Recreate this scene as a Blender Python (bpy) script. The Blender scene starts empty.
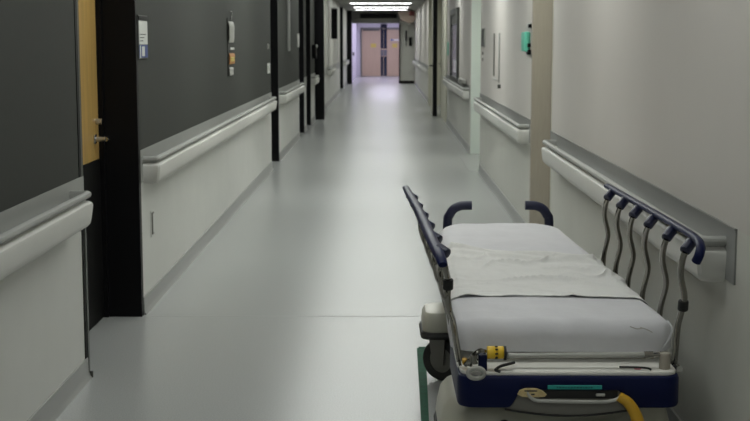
import bpy, bmesh, math, random
from mathutils import Vector, Matrix, noise
random.seed(7)
S = bpy.context.scene
COL = S.collection
PI = math.pi

# ------------------------------------------------------------ camera
F_PX = 1300.0
PITCH = math.atan(168.5 / F_PX)
YAW = math.atan(9 * math.cos(PITCH) / F_PX)
cam_d = bpy.data.cameras.new('camera')
cam_d.sensor_width = 36.0
cam_d.lens = 36.0 * F_PX / 750.0
cam_d.dof.use_dof = True
cam_d.dof.focus_distance = 4.9
cam_d.dof.aperture_fstop = 8.0
cam_d.clip_end = 200
cam = bpy.data.objects.new('camera', cam_d)
COL.objects.link(cam)
cam.location = (0, 0, 1.55)
cam.rotation_euler = (PI / 2 - PITCH, 0, YAW)
S.camera = cam

# ------------------------------------------------------------ world, exposure
w = bpy.data.worlds.new('world')
S.world = w
w.use_nodes = True
w.node_tree.nodes['Background'].inputs[0].default_value = (.6, .62, .65, 1)
w.node_tree.nodes['Background'].inputs[1].default_value = 0.1
S.view_settings.view_transform = 'Standard'
S.view_settings.look = 'None'
S.view_settings.gamma = 1
S.view_settings.use_curve_mapping = False
S.view_settings.exposure = 0.0
# ceiling lamps along the corridor: (x, y, strength W/m2-ish, colour)
LAMPS = [(-.1, -1.8, 8.0), (-.1, 1.4, 4.4), (-.1, 4.2, 5.0), (-.1, 6.8, 7.2), (-.1, 9.6, 11.5), (-.1, 13.0, 14.0), (-.1, 16.8, 13.0),
         (-.1, 21, 10.0), (-.1, 25.5, 8.5), (-.1, 30, 8.0), (-.1, 34.5, 8.5), (-.1, 39, 9.5), (-.1, 43.5, 10.0), (-.1, 46.6, 9.5)]
VEST_LIGHT = 15.5


# ------------------------------------------------------------ materials
def mat(name, col, rough=.5, metal=0.0, var=0.0, scale=8.0, bump=0.0, bscale=60.0, spec=.5, emit=None, es=1.0,
        stretch=None, coat=0.0):
    m = bpy.data.materials.new(name)
    m.use_nodes = True
    nt = m.node_tree
    b = nt.nodes['Principled BSDF']
    b.inputs['Base Color'].default_value = (*col, 1)
    b.inputs['Roughness'].default_value = rough
    b.inputs['Metallic'].default_value = metal
    b.inputs['Specular IOR Level'].default_value = spec
    b.inputs['Coat Weight'].default_value = coat
    tc = nt.nodes.new('ShaderNodeTexCoord')
    mp = nt.nodes.new('ShaderNodeMapping')
    if stretch:
        mp.inputs['Scale'].default_value = stretch
    nt.links.new(tc.outputs['Object'], mp.inputs[0])
    if var:
        n = nt.nodes.new('ShaderNodeTexNoise')
        n.inputs['Scale'].default_value = scale
        n.inputs['Detail'].default_value = 5
        r = nt.nodes.new('ShaderNodeValToRGB')
        r.color_ramp.elements[0].position = .3
        r.color_ramp.elements[1].position = .7
        r.color_ramp.elements[0].color = (*[c * (1 - var) for c in col], 1)
        r.color_ramp.elements[1].color = (*[min(1, c * (1 + var)) for c in col], 1)
        nt.links.new(mp.outputs[0], n.inputs['Vector'])
        nt.links.new(n.outputs['Fac'], r.inputs[0])
        nt.links.new(r.outputs[0], b.inputs['Base Color'])
    if bump:
        n2 = nt.nodes.new('ShaderNodeTexNoise')
        n2.inputs['Scale'].default_value = bscale
        n2.inputs['Detail'].default_value = 4
        bp = nt.nodes.new('ShaderNodeBump')
        bp.inputs['Strength'].default_value = bump
        bp.inputs['Distance'].default_value = .01
        nt.links.new(mp.outputs[0], n2.inputs['Vector'])
        nt.links.new(n2.outputs['Fac'], bp.inputs['Height'])
        nt.links.new(bp.outputs[0], b.inputs['Normal'])
    if emit:
        b.inputs['Emission Color'].default_value = (*emit, 1)
        b.inputs['Emission Strength'].default_value = es
    return m


M = dict(
    floor=mat('vinyl_floor', (.385, .395, .388), .25, var=.10, scale=160, bump=.0, bscale=5, spec=.42),
    dark=mat('charcoal_wallcovering', (.034, .0365, .0315), .7, spec=.3, var=.06, scale=90, bump=.05, bscale=300, stretch=(1, 1, .25)),
    low=mat('wainscot_panel', (.63, .635, .60), .45, var=.025, scale=3),
    right_up=mat('painted_wall_mauve', (.56, .535, .50), .6, var=.015, scale=2),
    right_low=mat('painted_wall_lower', (.56, .56, .51), .5, var=.02, scale=3),
    trim=mat('rail_backing', (.31, .318, .30), .42, var=.02, scale=4),
    rail=mat('handrail_vinyl', (.61, .61, .575), .46, var=.02, scale=5),
    cap=mat('handrail_cap', (.38, .385, .365), .5),
    trimr=mat('rail_backing_grey', (.25, .255, .245), .45, var=.02, scale=4),
    joint=mat('weld_joint', (.27, .275, .265), .6, spec=.2),
    base=mat('baseboard_grey', (.33, .335, .325), .4),
    black=mat('black_frame', (.006, .006, .007), .45, spec=.12),
    corner=mat('corner_guard', (.075, .078, .072), .4, .3),
    wood=mat('maple_veneer', (.50, .32, .10), .4, var=.14, scale=6, stretch=(4, 4, .4)),
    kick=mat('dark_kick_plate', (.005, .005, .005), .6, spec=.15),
    cream=mat('cream_frame', (.62, .61, .50), .5),
    pale=mat('pale_jamb', (.66, .73, .68), .45),
    tan=mat('tan_jamb', (.37, .335, .28), .5, var=.04, scale=12, stretch=(6, 6, .5)),
    ceil=mat('ceiling_tile', (.30, .30, .28), .8, var=.05, scale=30),
    steel=mat('brushed_steel', (.55, .55, .54), .25, 1.0, var=.05, scale=30),
    chrome=mat('chrome', (.27, .26, .235), .10, 1.0),
    navy=mat('navy_plastic', (.003, .007, .045), .42, spec=.16, bump=.05, bscale=200),
    navyd=mat('navy_rubber', (.007, .010, .04), .42),
    deck=mat('deck_cream', (.84, .83, .77), .35, var=.02),
    hood=mat('hood_beige', (.50, .49, .41), .35, var=.03, scale=6),
    greyp=mat('grey_plastic', (.17, .165, .145), .45),
    greyl=mat('light_grey_plastic', (.42, .42, .39), .4),
    rubber=mat('black_rubber', (.012, .012, .012), .6),
    sheet=mat('cotton_sheet', (.63, .63, .655), .85, bump=.55, bscale=7, var=.02, scale=14, spec=.2),
    draw=mat('cotton_draw_sheet', (.74, .74, .725), .9, bump=.8, bscale=11, var=.015, scale=14, spec=.15),
    yellow=mat('yellow_plastic', (.82, .53, .02), .4),
    orange=mat('orange_lever', (.60, .34, .02), .4),
    teal=mat('teal_label', (.02, .33, .30), .4),
    tealt=mat('teal_ink', (.01, .14, .14), .5),
    buff=mat('buff_label', (.66, .52, .26), .5, var=.15, scale=60),
    pink=mat('pink_sticker', (.60, .20, .24), .5),
    white=mat('paper_white', (.66, .67, .64), .7),
    ink=mat('ink', (.05, .05, .05), .6),
    blue=mat('blue_ink', (.05, .08, .25), .6),
    tape=mat('green_tape', (.006, .075, .038), .7, spec=.2, var=.2, scale=25),
    green=mat('mint_plastic', (.13, .52, .38), .4),
    salmon=mat('salmon_veneer', (.46, .345, .24), .45, var=.05, scale=6, stretch=(4, 4, .4)),
    lilac=mat('vestibule_paint', (.66, .64, .70), .5),
    glassd=mat('dark_glass', (.02, .022, .05), .08),
    glassg=mat('notice_glass', (.15, .145, .17), .2),
    red=mat('red_plastic', (.09, .010, .008), .4),
    brown=mat('brown_bulkhead', (.20, .15, .12), .5),
    stain=mat('stain', (.42, .40, .36), .9),
    orangep=mat('orange_print', (.50, .22, .06), .6),
    yellowp=mat('yellow_print', (.55, .44, .10), .6),
    lamp=mat('lamp_diffuser', (.8, .8, .8), .5),
    lampf=mat('lamp_frame', (.7, .7, .7), .5),
)


# ------------------------------------------------------------ helpers
def new():
    return bmesh.new()


def box(bm, x0, x1, y0, y1, z0, z1, mi=0):
    vs = [bm.verts.new((x, y, z)) for x in (x0, x1) for y in (y0, y1) for z in (z0, z1)]
    for q in ((0, 1, 3, 2), (4, 6, 7, 5), (0, 4, 5, 1), (2, 3, 7, 6), (0, 2, 6, 4), (1, 5, 7, 3)):
        f = bm.faces.new([vs[i] for i in q])
        f.material_index = mi
    return bm


def rbox(bm, x0, x1, y0, y1, z0, z1, r=.01, seg=3):
    b = new()
    box(b, x0, x1, y0, y1, z0, z1)
    bmesh.ops.recalc_face_normals(b, faces=b.faces[:])
    bmesh.ops.bevel(b, geom=b.edges[:], offset=r, segments=seg, profile=.5, affect='EDGES')
    me = bpy.data.meshes.new('t')
    b.to_mesh(me)
    b.free()
    bm.from_mesh(me)
    bpy.data.meshes.remove(me)
    return bm


def smooth_path(pts, n=8, closed=False):
    P = [Vector(p) for p in pts]
    if len(P) < 3:
        return P
    out = []
    for i in range(len(P) - 1):
        p0 = P[max(i - 1, 0)]
        p1, p2 = P[i], P[i + 1]
        p3 = P[min(i + 2, len(P) - 1)]
        for k in range(n):
            t = k / n
            out.append(.5 * ((2 * p1) + (-p0 + p2) * t + (2 * p0 - 5 * p1 + 4 * p2 - p3) * t * t +
                             (-p0 + 3 * p1 - 3 * p2 + p3) * t ** 3))
    out.append(P[-1])
    return out


def tube(bm, pts, r, seg=12, smooth=8, flat=1.0, flatdir=None, rfun=None):
    P = smooth_path(pts, smooth) if smooth else [Vector(p) for p in pts]
    rings = []
    up = Vector((0, 0, 1)) if flatdir is None else Vector(flatdir)
    n = len(P)
    prev = None
    for i, p in enumerate(P):
        t = (P[min(i + 1, n - 1)] - P[max(i - 1, 0)]).normalized()
        a = up if prev is None else prev
        a = (a - t * a.dot(t))
        if a.length < 1e-3:
            a = Vector((1, 0, 0)) - t * t.x
        a.normalize()
        prev = a
        b = t.cross(a).normalized()
        rr = r * (rfun(i / (n - 1)) if rfun else 1)
        rings.append([bm.verts.new(p + (a * math.cos(2 * PI * k / seg) * flat + b * math.sin(2 * PI * k / seg)) * rr)
                      for k in range(seg)])
    for i in range(n - 1):
        for k in range(seg):
            bm.faces.new((rings[i][k], rings[i][(k + 1) % seg], rings[i + 1][(k + 1) % seg], rings[i + 1][k]))
    bm.faces.new(rings[0][::-1])
    bm.faces.new(rings[-1])
    return bm


def cyl(bm, a, b, r, seg=20):
    return tube(bm, [a, b], r, seg, smooth=0)


def prism(bm, poly, axis, a, b):
    """extrude a 2D polygon along axis ('x','y','z') from a to b"""
    def mk(u, v, t):
        return {'x': (t, u, v), 'y': (u, t, v), 'z': (u, v, t)}[axis]
    A = [bm.verts.new(mk(u, v, a)) for u, v in poly]
    B = [bm.verts.new(mk(u, v, b)) for u, v in poly]
    n = len(poly)
    for i in range(n):
        bm.faces.new((A[i], A[(i + 1) % n], B[(i + 1) % n], B[i]))
    bm.faces.new(A[::-1])
    bm.faces.new(B)
    return bm


def loft(bm, rings, cap=True):
    R = [[bm.verts.new(p) for p in r] for r in rings]
    n = len(R[0])
    for a, c in zip(R, R[1:]):
        for k in range(n):
            bm.faces.new((a[k], a[(k + 1) % n], c[(k + 1) % n], c[k]))
    if cap:
        bm.faces.new(R[0][::-1]); bm.faces.new(R[-1])
    return bm


def rrect(x0, x1, y0, y1, r, n=6):
    out = []
    for cx, cy, a0 in ((x1 - r, y1 - r, 0), (x0 + r, y1 - r, 90), (x0 + r, y0 + r, 180), (x1 - r, y0 + r, 270)):
        for k in range(n + 1):
            a = math.radians(a0 + 90 * k / n)
            out.append((cx + r * math.cos(a), cy + r * math.sin(a)))
    return out


def smooth_by_angle(me, ang=35):
    for p in me.polygons:
        p.use_smooth = True
    b = bmesh.new()
    b.from_mesh(me)
    for e in b.edges:
        e.smooth = not (len(e.link_faces) == 2 and e.calc_face_angle(0) > math.radians(ang))
    b.to_mesh(me)
    b.free()


def wloc(o):
    v = Vector((0, 0, 0))
    while o is not None:
        v += Vector(o.location)
        o = o.parent
    return v


FRONT = set()        # parts of the stretcher's foot end share one forward offset


def obj(name, bm, m, parent=None, smooth=True, bevel=0.0, origin=None, lab=None):
    """link one mesh object; coordinates in bm are world coordinates"""
    bmesh.ops.recalc_face_normals(bm, faces=bm.faces[:])
    if bevel:
        bmesh.ops.bevel(bm, geom=[e for e in bm.edges if len(e.link_faces) == 2 and e.calc_face_angle(0) > .6],
                        offset=bevel, segments=2, profile=.5, affect='EDGES')
    if name in FRONT:
        bmesh.ops.translate(bm, verts=bm.verts[:], vec=(-.012, -.085, .0205))
    off = wloc(parent) if parent is not None else Vector(origin or (0, 0, 0))
    bmesh.ops.translate(bm, verts=bm.verts[:], vec=-off)
    me = bpy.data.meshes.new(name)
    bm.to_mesh(me)
    bm.free()
    for k in (m if isinstance(m, (list, tuple)) else [m]):
        me.materials.append(M[k])
    if smooth:
        smooth_by_angle(me)
    o = bpy.data.objects.new(name, me)
    COL.objects.link(o)
    if parent is not None:
        o.parent = parent
    else:
        o.location = off
    if lab:
        o['label'] = lab
    return o


def tag(o, label, cat, group=None, kind=None):
    o['label'] = label
    o['category'] = cat
    if group:
        o['group'] = group
    if kind:
        o['kind'] = kind
    return o


def thing(name, label, cat, loc, group=None):
    o = bpy.data.objects.new(name, None)
    o.empty_display_size = .1
    COL.objects.link(o)
    o.location = loc
    return tag(o, label, cat, group)


def struct(name, bm, m, label, cat, parent=None, **k):
    o = obj(name, bm, m, parent, **k)
    if parent is None:
        tag(o, label, cat, kind='structure')
    return o


# ------------------------------------------------------------ the shell
XL, XR, XR3, CZ = -1.378, 1.152, 1.207, 2.70
ZT0, ZT1 = .760, .943          # rail backing band

struct('floor', box(new(), -2.2, 1.9, -4, 62, -.1, 0), 'floor',
       'speckled pale grey vinyl floor running down the corridor', 'floor', smooth=False)
struct('ceiling', box(new(), -2.2, 1.9, -4, 62, CZ, CZ + .1), 'ceil', 'grey tiled corridor ceiling', 'ceiling', smooth=False)
struct('wall_back', box(new(), -2.2, 1.9, -4.1, -4, 0, CZ), 'low', 'pale end wall behind the viewer', 'wall', smooth=False)
struct('wall_outer_left', box(new(), -2.3, -1.66, -4, 62, 0, CZ), 'black', 'dark recessed wall line behind the left doorways', 'wall',
       smooth=False)
struct('wall_outer_right', box(new(), 1.45, 2.0, -4, 62, 0, CZ), 'right_low', 'pale recessed wall line behind the right doorways',
       'wall', smooth=False)


def base_bm(bm, x, s, y0, y1):
    poly = [(0, 0), (.022, 0), (.013, .012), (.009, .03), (.008, .1), (0, .1)]
    prism(bm, [(x + s * u, z) for u, z in poly], 'y', y0, y1)
    return bm


def left_wall(y0, y1, label, nm, up='dark'):
    b = new()
    box(b, XL - .29, XL, y0, y1, ZT1, CZ, 0)
    box(b, XL - .29, XL, y0, y1, 0, ZT1, 1)
    struct('wall_left', b, [up, 'low'], label, 'wall', smooth=False)
    struct('baseboard_left', base_bm(new(), XL, 1, y0, y1), 'base', 'grey coved baseboard under ' + nm, 'baseboard')
    t = new()
    box(t, XL, XL + .006, y0 + .001, y1 - .001, ZT0, ZT1)
    struct('trim_1', t, 'trim', 'grey backing band behind the handrail on ' + nm, 'trim', smooth=False)


def right_wall(y0, y1, x, label, nm, t0=None, t1=None):
    b = new()
    box(b, x, 1.5, y0, y1, ZT1, CZ, 0)
    box(b, x, 1.5, y0, y1, 0, ZT1, 1)
    struct('wall_right', b, ['right_up', 'right_low'], label, 'wall', smooth=False)
    struct('baseboard_right', base_bm(new(), x, -1, y0, y1), 'base', 'grey coved baseboard under ' + nm, 'baseboard')
    t = new()
    box(t, x - .006, x, t0 or y0 + .001, t1 or y1 - .001, ZT0, ZT1)
    box(t, x - .009, x, t0 or y0 + .001, t1 or y1 - .001, ZT1 - .004, ZT1 + .003)
    struct('trim_2', t, 'trimr', 'grey backing band behind the handrail on ' + nm, 'trim', smooth=False)


left_wall(-4, 5.90, 'nearest left wall, charcoal above and pale below', 'the nearest left wall')
left_wall(7.30, 15.9, 'left wall with charcoal covering carrying the room sign and pamphlet strip', 'the second left wall')
left_wall(17.02, 21.2, 'third charcoal and pale left wall, with the narrow white strip', 'the third left wall')
left_wall(22.45, 23.15, 'very narrow left wall pier between two black doorways', 'the narrow left pier')
left_wall(24.5, 26.0, 'short left wall just before the black projecting door leaf', 'the short left wall')
left_wall(29.0, 41.0, 'pale far left wall with the hanging black sign', 'the far left wall', 'right_low')
left_wall(44.0, 48.6, 'farthest left wall, grey, beside the end opening', 'the farthest left wall', 'right_low')

right_wall(-4, 8.95, XR, 'nearest right wall beside the stretcher, mauve grey paint', 'the nearest right wall', t0=4.2)
right_wall(10.2, 15.6, XR, 'second right wall with the mint dispenser', 'the second right wall')
right_wall(18.25, 27.3, XR3, 'third right wall with the glazed notice board', 'the third right wall')
right_wall(32.5, 49.4, XR, 'farthest right wall beyond the open door leaf', 'the farthest right wall')


# black door frames on the left: the face seen is the far jamb of each recess
def left_jamb(y, label, top=CZ, x0=-1.66, x1=XL + .004, d=.06):
    t = new()
    box(t, x0, x1, y, y + d, 0, top)
    # a shallow stop along the jamb
    box(t, x0, x0 + .10, y - .018, y, 0, top)
    struct('trim_3', t, 'black', label, 'door frame', smooth=False)


left_jamb(7.245, 'broad black door jamb beside the maple door')
left_jamb(16.96, 'black door jamb at the end of the second left wall')
left_jamb(22.39, 'black door jamb beyond the third left wall')
left_jamb(24.44, 'thin black door jamb before the short left wall')
left_jamb(28.94, 'black jamb behind the projecting black door leaf')
left_jamb(43.94, 'black jamb of the far left doorway')

# corner guard at the end of the nearest left wall
t = new()
box(t, XL - .005, XL + .004, 5.868, 5.905, 0, CZ)
box(t, XL - .28, XL + .004, 5.90, 5.905, 0, CZ)
box(t, XL - .001, XL + .010, 5.880, 5.908, 0, ZT0)
box(t, XL - .001, XL + .024, 5.895, 5.908, 0, .03)
struct('trim_4', t, ['corner'], 'dark metal corner guard ending the nearest left wall', 'corner guard', smooth=False)
t = new()
box(t, XL - .012, XL + .003, 5.835, 5.868, ZT1, CZ)
box(t, XL - .012, XL + .003, 5.850, 5.868, 0, ZT0)
struct('trim_4', t, 'black', 'black joint line at the end of the nearest left wall', 'trim', smooth=False)

# ---- door_1: the maple door in the first recess
d1 = obj('door_1', box(new(), -1.64, -1.59, 5.92, 7.24, .905, 2.6), 'wood', origin=(-1.615, 6.6, 0), smooth=False)
tag(d1, 'maple veneer door with dark kick plate in the near left recess', 'door', kind='structure')
obj('kick_plate', box(new(), -1.64, -1.586, 5.92, 7.24, .006, .905), 'kick', d1, smooth=False, lab='black kick plate')
h = new()
rbox(h, -1.590, -1.582, 7.10, 7.15, .995, 1.045, .003)
cyl(h, (-1.585, 7.125, 1.02), (-1.53, 7.125, 1.02), .015)
tube(h, [(-1.53, 7.12, 1.02), (-1.525, 7.16, 1.02), (-1.525, 7.21, 1.018)], .014)
obj('lever_handle', h, 'steel', d1, lab='steel lever handle')
h = new()
cyl(h, (-1.59, 7.17, 1.115), (-1.555, 7.17, 1.115), .017)
obj('lock_cylinder', h, 'steel', d1)

# doors in the other left recesses
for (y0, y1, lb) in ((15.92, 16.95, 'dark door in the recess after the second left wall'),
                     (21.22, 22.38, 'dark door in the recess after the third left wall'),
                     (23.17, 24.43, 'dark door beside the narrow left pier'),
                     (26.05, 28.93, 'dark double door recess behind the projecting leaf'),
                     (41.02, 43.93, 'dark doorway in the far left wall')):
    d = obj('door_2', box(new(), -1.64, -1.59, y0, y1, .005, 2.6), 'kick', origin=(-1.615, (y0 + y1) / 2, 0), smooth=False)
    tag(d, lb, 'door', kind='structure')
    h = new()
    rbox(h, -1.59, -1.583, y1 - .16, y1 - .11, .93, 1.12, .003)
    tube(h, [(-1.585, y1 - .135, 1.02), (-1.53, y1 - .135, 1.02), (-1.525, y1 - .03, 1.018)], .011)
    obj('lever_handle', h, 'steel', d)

# projecting black door leaf on the left, standing at right angles to the wall
d = obj('door_3', rbox(new(), XL + .001, -1.19, 26.02, 26.08, .008, 2.5, .004), 'black', origin=(XL, 26.05, 0))
tag(d, 'black door leaf standing out from the left wall', 'door', kind='structure')
obj('edge_plate', box(new(), -1.192, -1.188, 26.03, 26.07, .9, 1.15), 'steel', d, smooth=False)

# door leaf held open on the right
d = obj('door_4', rbox(new(), 1.025, 1.10, 27.25, 28.3, .008, 2.6, .004), 'cream', origin=(1.06, 27.8, 0))
tag(d, 'cream door leaf held open along the right wall, dark edge outward', 'door', kind='structure')
obj('edge_strip', box(new(), 1.018, 1.108, 27.225, 27.25, .008, 2.6), 'black', d, smooth=False, lab='dark metal edge strip')
h = new()
rbox(h, 1.017, 1.025, 27.32, 27.38, .95, 1.13, .003)
tube(h, [(1.02, 27.35, 1.06), (.965, 27.35, 1.06), (.96, 27.45, 1.06)], .016)
obj('lever_handle', h, 'corner', d, lab='dark lever handle')

# right jambs
t = new()
box(t, XR - .004, 1.46, 10.14, 10.2, 0, CZ)
box(t, 1.30, 1.46, 10.12, 10.14, 0, CZ)
struct('trim_5', t, 'tan', 'tan door jamb facing the stretcher on the right', 'door frame', smooth=False)
t = new()
box(t, XR - .003, XR + .012, 8.935, 8.955, 0, CZ)
box(t, XR - .003, 1.46, 8.948, 8.955, 0, CZ)
struct('trim_5', t, 'cream', 'thin pale edge ending the nearest right wall', 'trim', smooth=False)
t = new()
box(t, 1.215, 1.45, 18.18, 18.25, .0, CZ)
struct('trim_5', t, 'pale', 'pale greenish white door jamb beyond the second right wall', 'door frame', smooth=False)
t = new()
box(t, 1.10, 1.45, 32.42, 32.5, 0, CZ)
struct('trim_5', t, 'cream', 'cream door jamb beyond the open right leaf', 'door frame', smooth=False)
t = new()
box(t, XR3 - .02, XR3 + .01, 25.0, 27.2, 0, CZ)
struct('trim_5', t, 'cream', 'cream door casing just before the open right leaf', 'door frame', smooth=False)
for (y0, y1, lb) in ((8.97, 10.13, 'pale door in the right recess beside the tan jamb'),
                     (15.62, 18.17, 'pale door in the right recess beside the pale jamb'),
                     (28.4, 32.4, 'pale door in the far right recess')):
    d = obj('door_5', box(new(), 1.40, 1.44, y0, y1, .005, 2.6), 'cream', origin=(1.42, (y0 + y1) / 2, 0), smooth=False)
    tag(d, lb, 'door', kind='structure')
    h = new()
    rbox(h, 1.392, 1.40, y1 - .16, y1 - .11, .93, 1.12, .003)
    tube(h, [(1.395, y1 - .135, 1.02), (1.35, y1 - .135, 1.02), (1.345, y1 - .03, 1.018)], .011)
    obj('lever_handle', h, 'steel', d)
struct('trim_9', box(new(), XL, XR, 7.262, 7.275, 0, .0003), 'joint', 'faint welded joint line across the floor at the broad black jamb',
       'floor joint', smooth=False)
# thin raised strip at the right recess, in the same material as the floor
struct('trim_6', box(new(), 1.03, 1.40, 15.65, 18.15, 0, .003), 'floor', 'thin raised strip on the floor of the right recess',
       'threshold', smooth=False)

# ---- far end: cross wall, opening, vestibule
t = new()
box(t, .60, XR + .3, 49.4, 49.6, 0, CZ)
struct('wall_end', t, 'right_low', 'pale cross wall on the right of the end opening', 'wall', smooth=False)
struct('baseboard_end', box(new(), .60, XR, 49.36, 49.4, 0, .10), 'black', 'dark baseboard under the end cross wall', 'baseboard',
       smooth=False)
t = new()
box(t, -1.66, -1.205, 48.6, 49.6, 0, CZ)
struct('wall_end', t, 'black', 'dark pier on the left of the end opening', 'wall', smooth=False)
t = new()
box(t, -1.205, .60, 49.3, 49.6, 2.25, 2.43)
struct('trim_7', t, 'greyp', 'grey header over the end opening', 'header', smooth=False)
t = new()
box(t, .565, .60, 49.28, 49.4, 0, 2.25)
struct('trim_7', t, 'black', 'dark thin jamb on the right of the end opening', 'door frame', smooth=False)
t = new()
box(t, -1.205, .60, 49.4, 49.6, 2.43, CZ)
struct('wall_end', t, 'ceil', 'grey wall panel above the end header', 'wall', smooth=False)
o = obj('header_sign', rbox(new(), -.90, .48, 49.28, 49.38, 2.43, 2.60, .01), 'black', origin=(-.2, 49.33, 2.43))
tag(o, 'long black sign panel mounted over the end opening', 'sign')
# vestibule
t = new(); box(t, -1.45, -1.25, 49.6, 59.6, 0, CZ)
struct('wall_vestibule', t, 'lilac', 'lilac white left wall of the end vestibule', 'wall', smooth=False)
t = new(); box(t, 1.25, 1.45, 49.6, 59.6, 0, CZ)
struct('wall_vestibule', t, 'lilac', 'lilac white right wall of the end vestibule', 'wall', smooth=False)
t = new()
box(t, -1.45, -1.03, 59.6, 59.8, 0, CZ)
box(t, .99, 1.45, 59.6, 59.8, 0, CZ)
box(t, -1.03, .99, 59.6, 59.8, 2.20, CZ)
struct('wall_vestibule', t, 'lilac', 'lilac white end wall around the salmon double door', 'wall', smooth=False)
t = new()
box(t, -1.06, -1.0, 59.5, 59.6, 0, 2.2); box(t, .96, 1.02, 59.5, 59.6, 0, 2.2); box(t, -1.06, 1.02, 59.5, 59.6, 2.10, 2.2)
struct('trim_8', t, 'greyp', 'grey frame around the salmon double door', 'door frame', smooth=False)
for (x0, x1, w0, w1, lb, st, mx) in (
        (-1.0, -.022, -.155, -.03, 'left salmon door leaf of the end double door', (-.60, -.36), -.09),
        (-.012, .96, -.005, .135, 'right salmon door leaf of the end double door', (.37, .60), .06)):
    d = obj('door_6', box(new(), x0, x1, 59.55, 59.6, .01, 2.1), 'salmon', origin=((x0 + x1) / 2, 59.58, 0), smooth=False)
    tag(d, lb, 'door', kind='structure')
    g = new()
    box(g, w0, w1, 59.535, 59.55, 1.25, 2.05); box(g, w0, w1, 59.535, 59.55, .02, .90)
    obj('vision_panel', g, 'glassd', d, smooth=False, lab='tall dark glazed strip')
    obj('push_plate', box(new(), w0, w1, 59.525, 59.55, .92, 1.2), 'glassg', d, smooth=False)
    g = new()
    box(g, st[0], st[1], 59.54, 59.55, 1.30, 1.48)
    obj('door_sticker', g, 'yellowp', d, smooth=False, lab='yellow sticker')
t = new()
box(t, -.155, -.04, 59.5, 59.6, 2.05, 2.36); box(t, .02, .135, 59.5, 59.6, 2.05, 2.36); box(t, -.04, .02, 59.52, 59.6, 2.05, 2.36)
struct('trim_8', t, 'glassd', 'dark glazed strip above the meeting edge of the salmon double door', 'transom', smooth=False)
# sign on the right leaf, a blue bar with a dark arrow
o = obj('bar_sign', box(new(), .28, .68, 59.52, 59.545, 1.60, 1.68), 'white', origin=(.48, 59.53, 1.6), smooth=False)
tag(o, 'thin blue white bar sign across the right salmon door', 'sign')
g = new()
prism(g, [(.28, 1.64), (.36, 1.70), (.36, 1.665), (.44, 1.665), (.44, 1.615), (.36, 1.615), (.36, 1.58)], 'y', 59.51, 59.52)
obj('arrow', g, 'blue', o, smooth=False)
o = obj('door_closer', rbox(new(), -.95, -.2, 59.46, 59.54, 2.06, 2.12, .01), 'corner', origin=(-.5, 59.5, 2.06))
tag(o, 'grey closer bar across the top of the left salmon door', 'door closer')
# vestibule left lever
o = obj('wall_lever', rbox(new(), -1.25, -1.19, 52.5, 52.62, 1.0, 1.14, .01), 'corner', origin=(-1.22, 52.56, 1.0))
tag(o, 'small dark handle on the lilac left side of the end vestibule', 'handle')

# bulkhead, exit light and boxes by the far right
g = new()
prism(g, [(.50, 2.62), (.62, 2.33), (.95, 2.22), (1.10, 2.30), (1.148, 2.42), (1.148, 2.66), (.50, 2.66)], 'y', 47.6, 48.6)
o = obj('ceiling_bulkhead', g, 'brown', origin=(.8, 48, 2.2))
tag(o, 'brown curved bulkhead hanging at the far right ceiling', 'bulkhead')
o = thing('exit_light', 'small dark red illuminated box near the far right ceiling', 'light', (1.0, 46.5, 2.45))
obj('housing', rbox(new(), .88, 1.08, 46.4, 46.5, 2.47, 2.63, .01), 'red', o)
obj('bracket', box(new(), .96, 1.0, 46.43, 46.47, 2.63, CZ), 'corner', o, smooth=False)
o = thing('wall_fixture', 'tall thin black fixture on the end cross wall', 'fixture', (.83, 49.37, 1.5))
obj('back_plate', rbox(new(), .80, .86, 49.36, 49.40, 1.60, 1.98, .01), 'black', o)
obj('cord', tube(new(), [(.83, 49.37, 1.62), (.84, 49.36, 1.5), (.825, 49.365, 1.4)], .012), 'rubber', o)
o = thing('wall_box', 'squat black box low on the end cross wall', 'box', (.99, 49.35, 1.45))
obj('housing', rbox(new(), .94, 1.05, 49.29, 49.40, 1.40, 1.70, .015), 'black', o)
obj('lid', rbox(new(), .935, 1.055, 49.28, 49.40, 1.70, 1.73, .008), 'corner', o)

# ------------------------------------------------------------ handrails
PROF = [(.006, .745), (.055, .745), (.078, .750), (.088, .762), (.092, .780), (.100, .842), (.096, .853), (.086, .860),
        (.074, .863), (.073, .868), (.080, .872), (.090, .878), (.095, .888), (.093, .898), (.084, .905), (.074, .904),
        (.067, .896), (.064, .884), (.062, .866), (.006, .860)]
BUMP = PROF[:9] + [(.073, .866), (.062, .866), (.006, .860)]
LIP = [(.062, .862), (.073, .868), (.080, .872), (.090, .878), (.095, .888), (.093, .898), (.084, .905), (.074, .904),
       (.067, .896), (.064, .884)]
CAPP = PROF[:15] + [(.074, .906), (.006, .906)]


def handrail(x, s, y0, y1, label, near_cap=True, far_cap=True):
    o = thing('handrail', label, 'handrail', (x, (y0 + y1) / 2, .745), 'corridor wall handrails')

    def P(poly, a, b):
        return prism(new(), [(x + s * u, z) for u, z in poly], 'y', a, b)
    for nm, poly, m in (('bumper', BUMP, 'rail'), ('grip_lip', LIP, 'cap')):
        hb = new()
        R_ = .1
        rings = []
        rings.append([(x + s * .002, y0 + R_ - u, z) for u, z in poly])
        rings.append([(x + s * max(.003, u - .012), y0 + R_ - u, z) for u, z in poly])
        rings.append([(x + s * u, y0 + R_ - u + .012, z) for u, z in poly])
        rings.append([(x + s * u, y1 - R_ + u - .012, z) for u, z in poly])
        rings.append([(x + s * max(.003, u - .012), y1 - R_ + u, z) for u, z in poly])
        rings.append([(x + s * .002, y1 - R_ + u, z) for u, z in poly])
        loft(hb, rings)
        obj(nm, hb, m, o)
    return o


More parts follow.
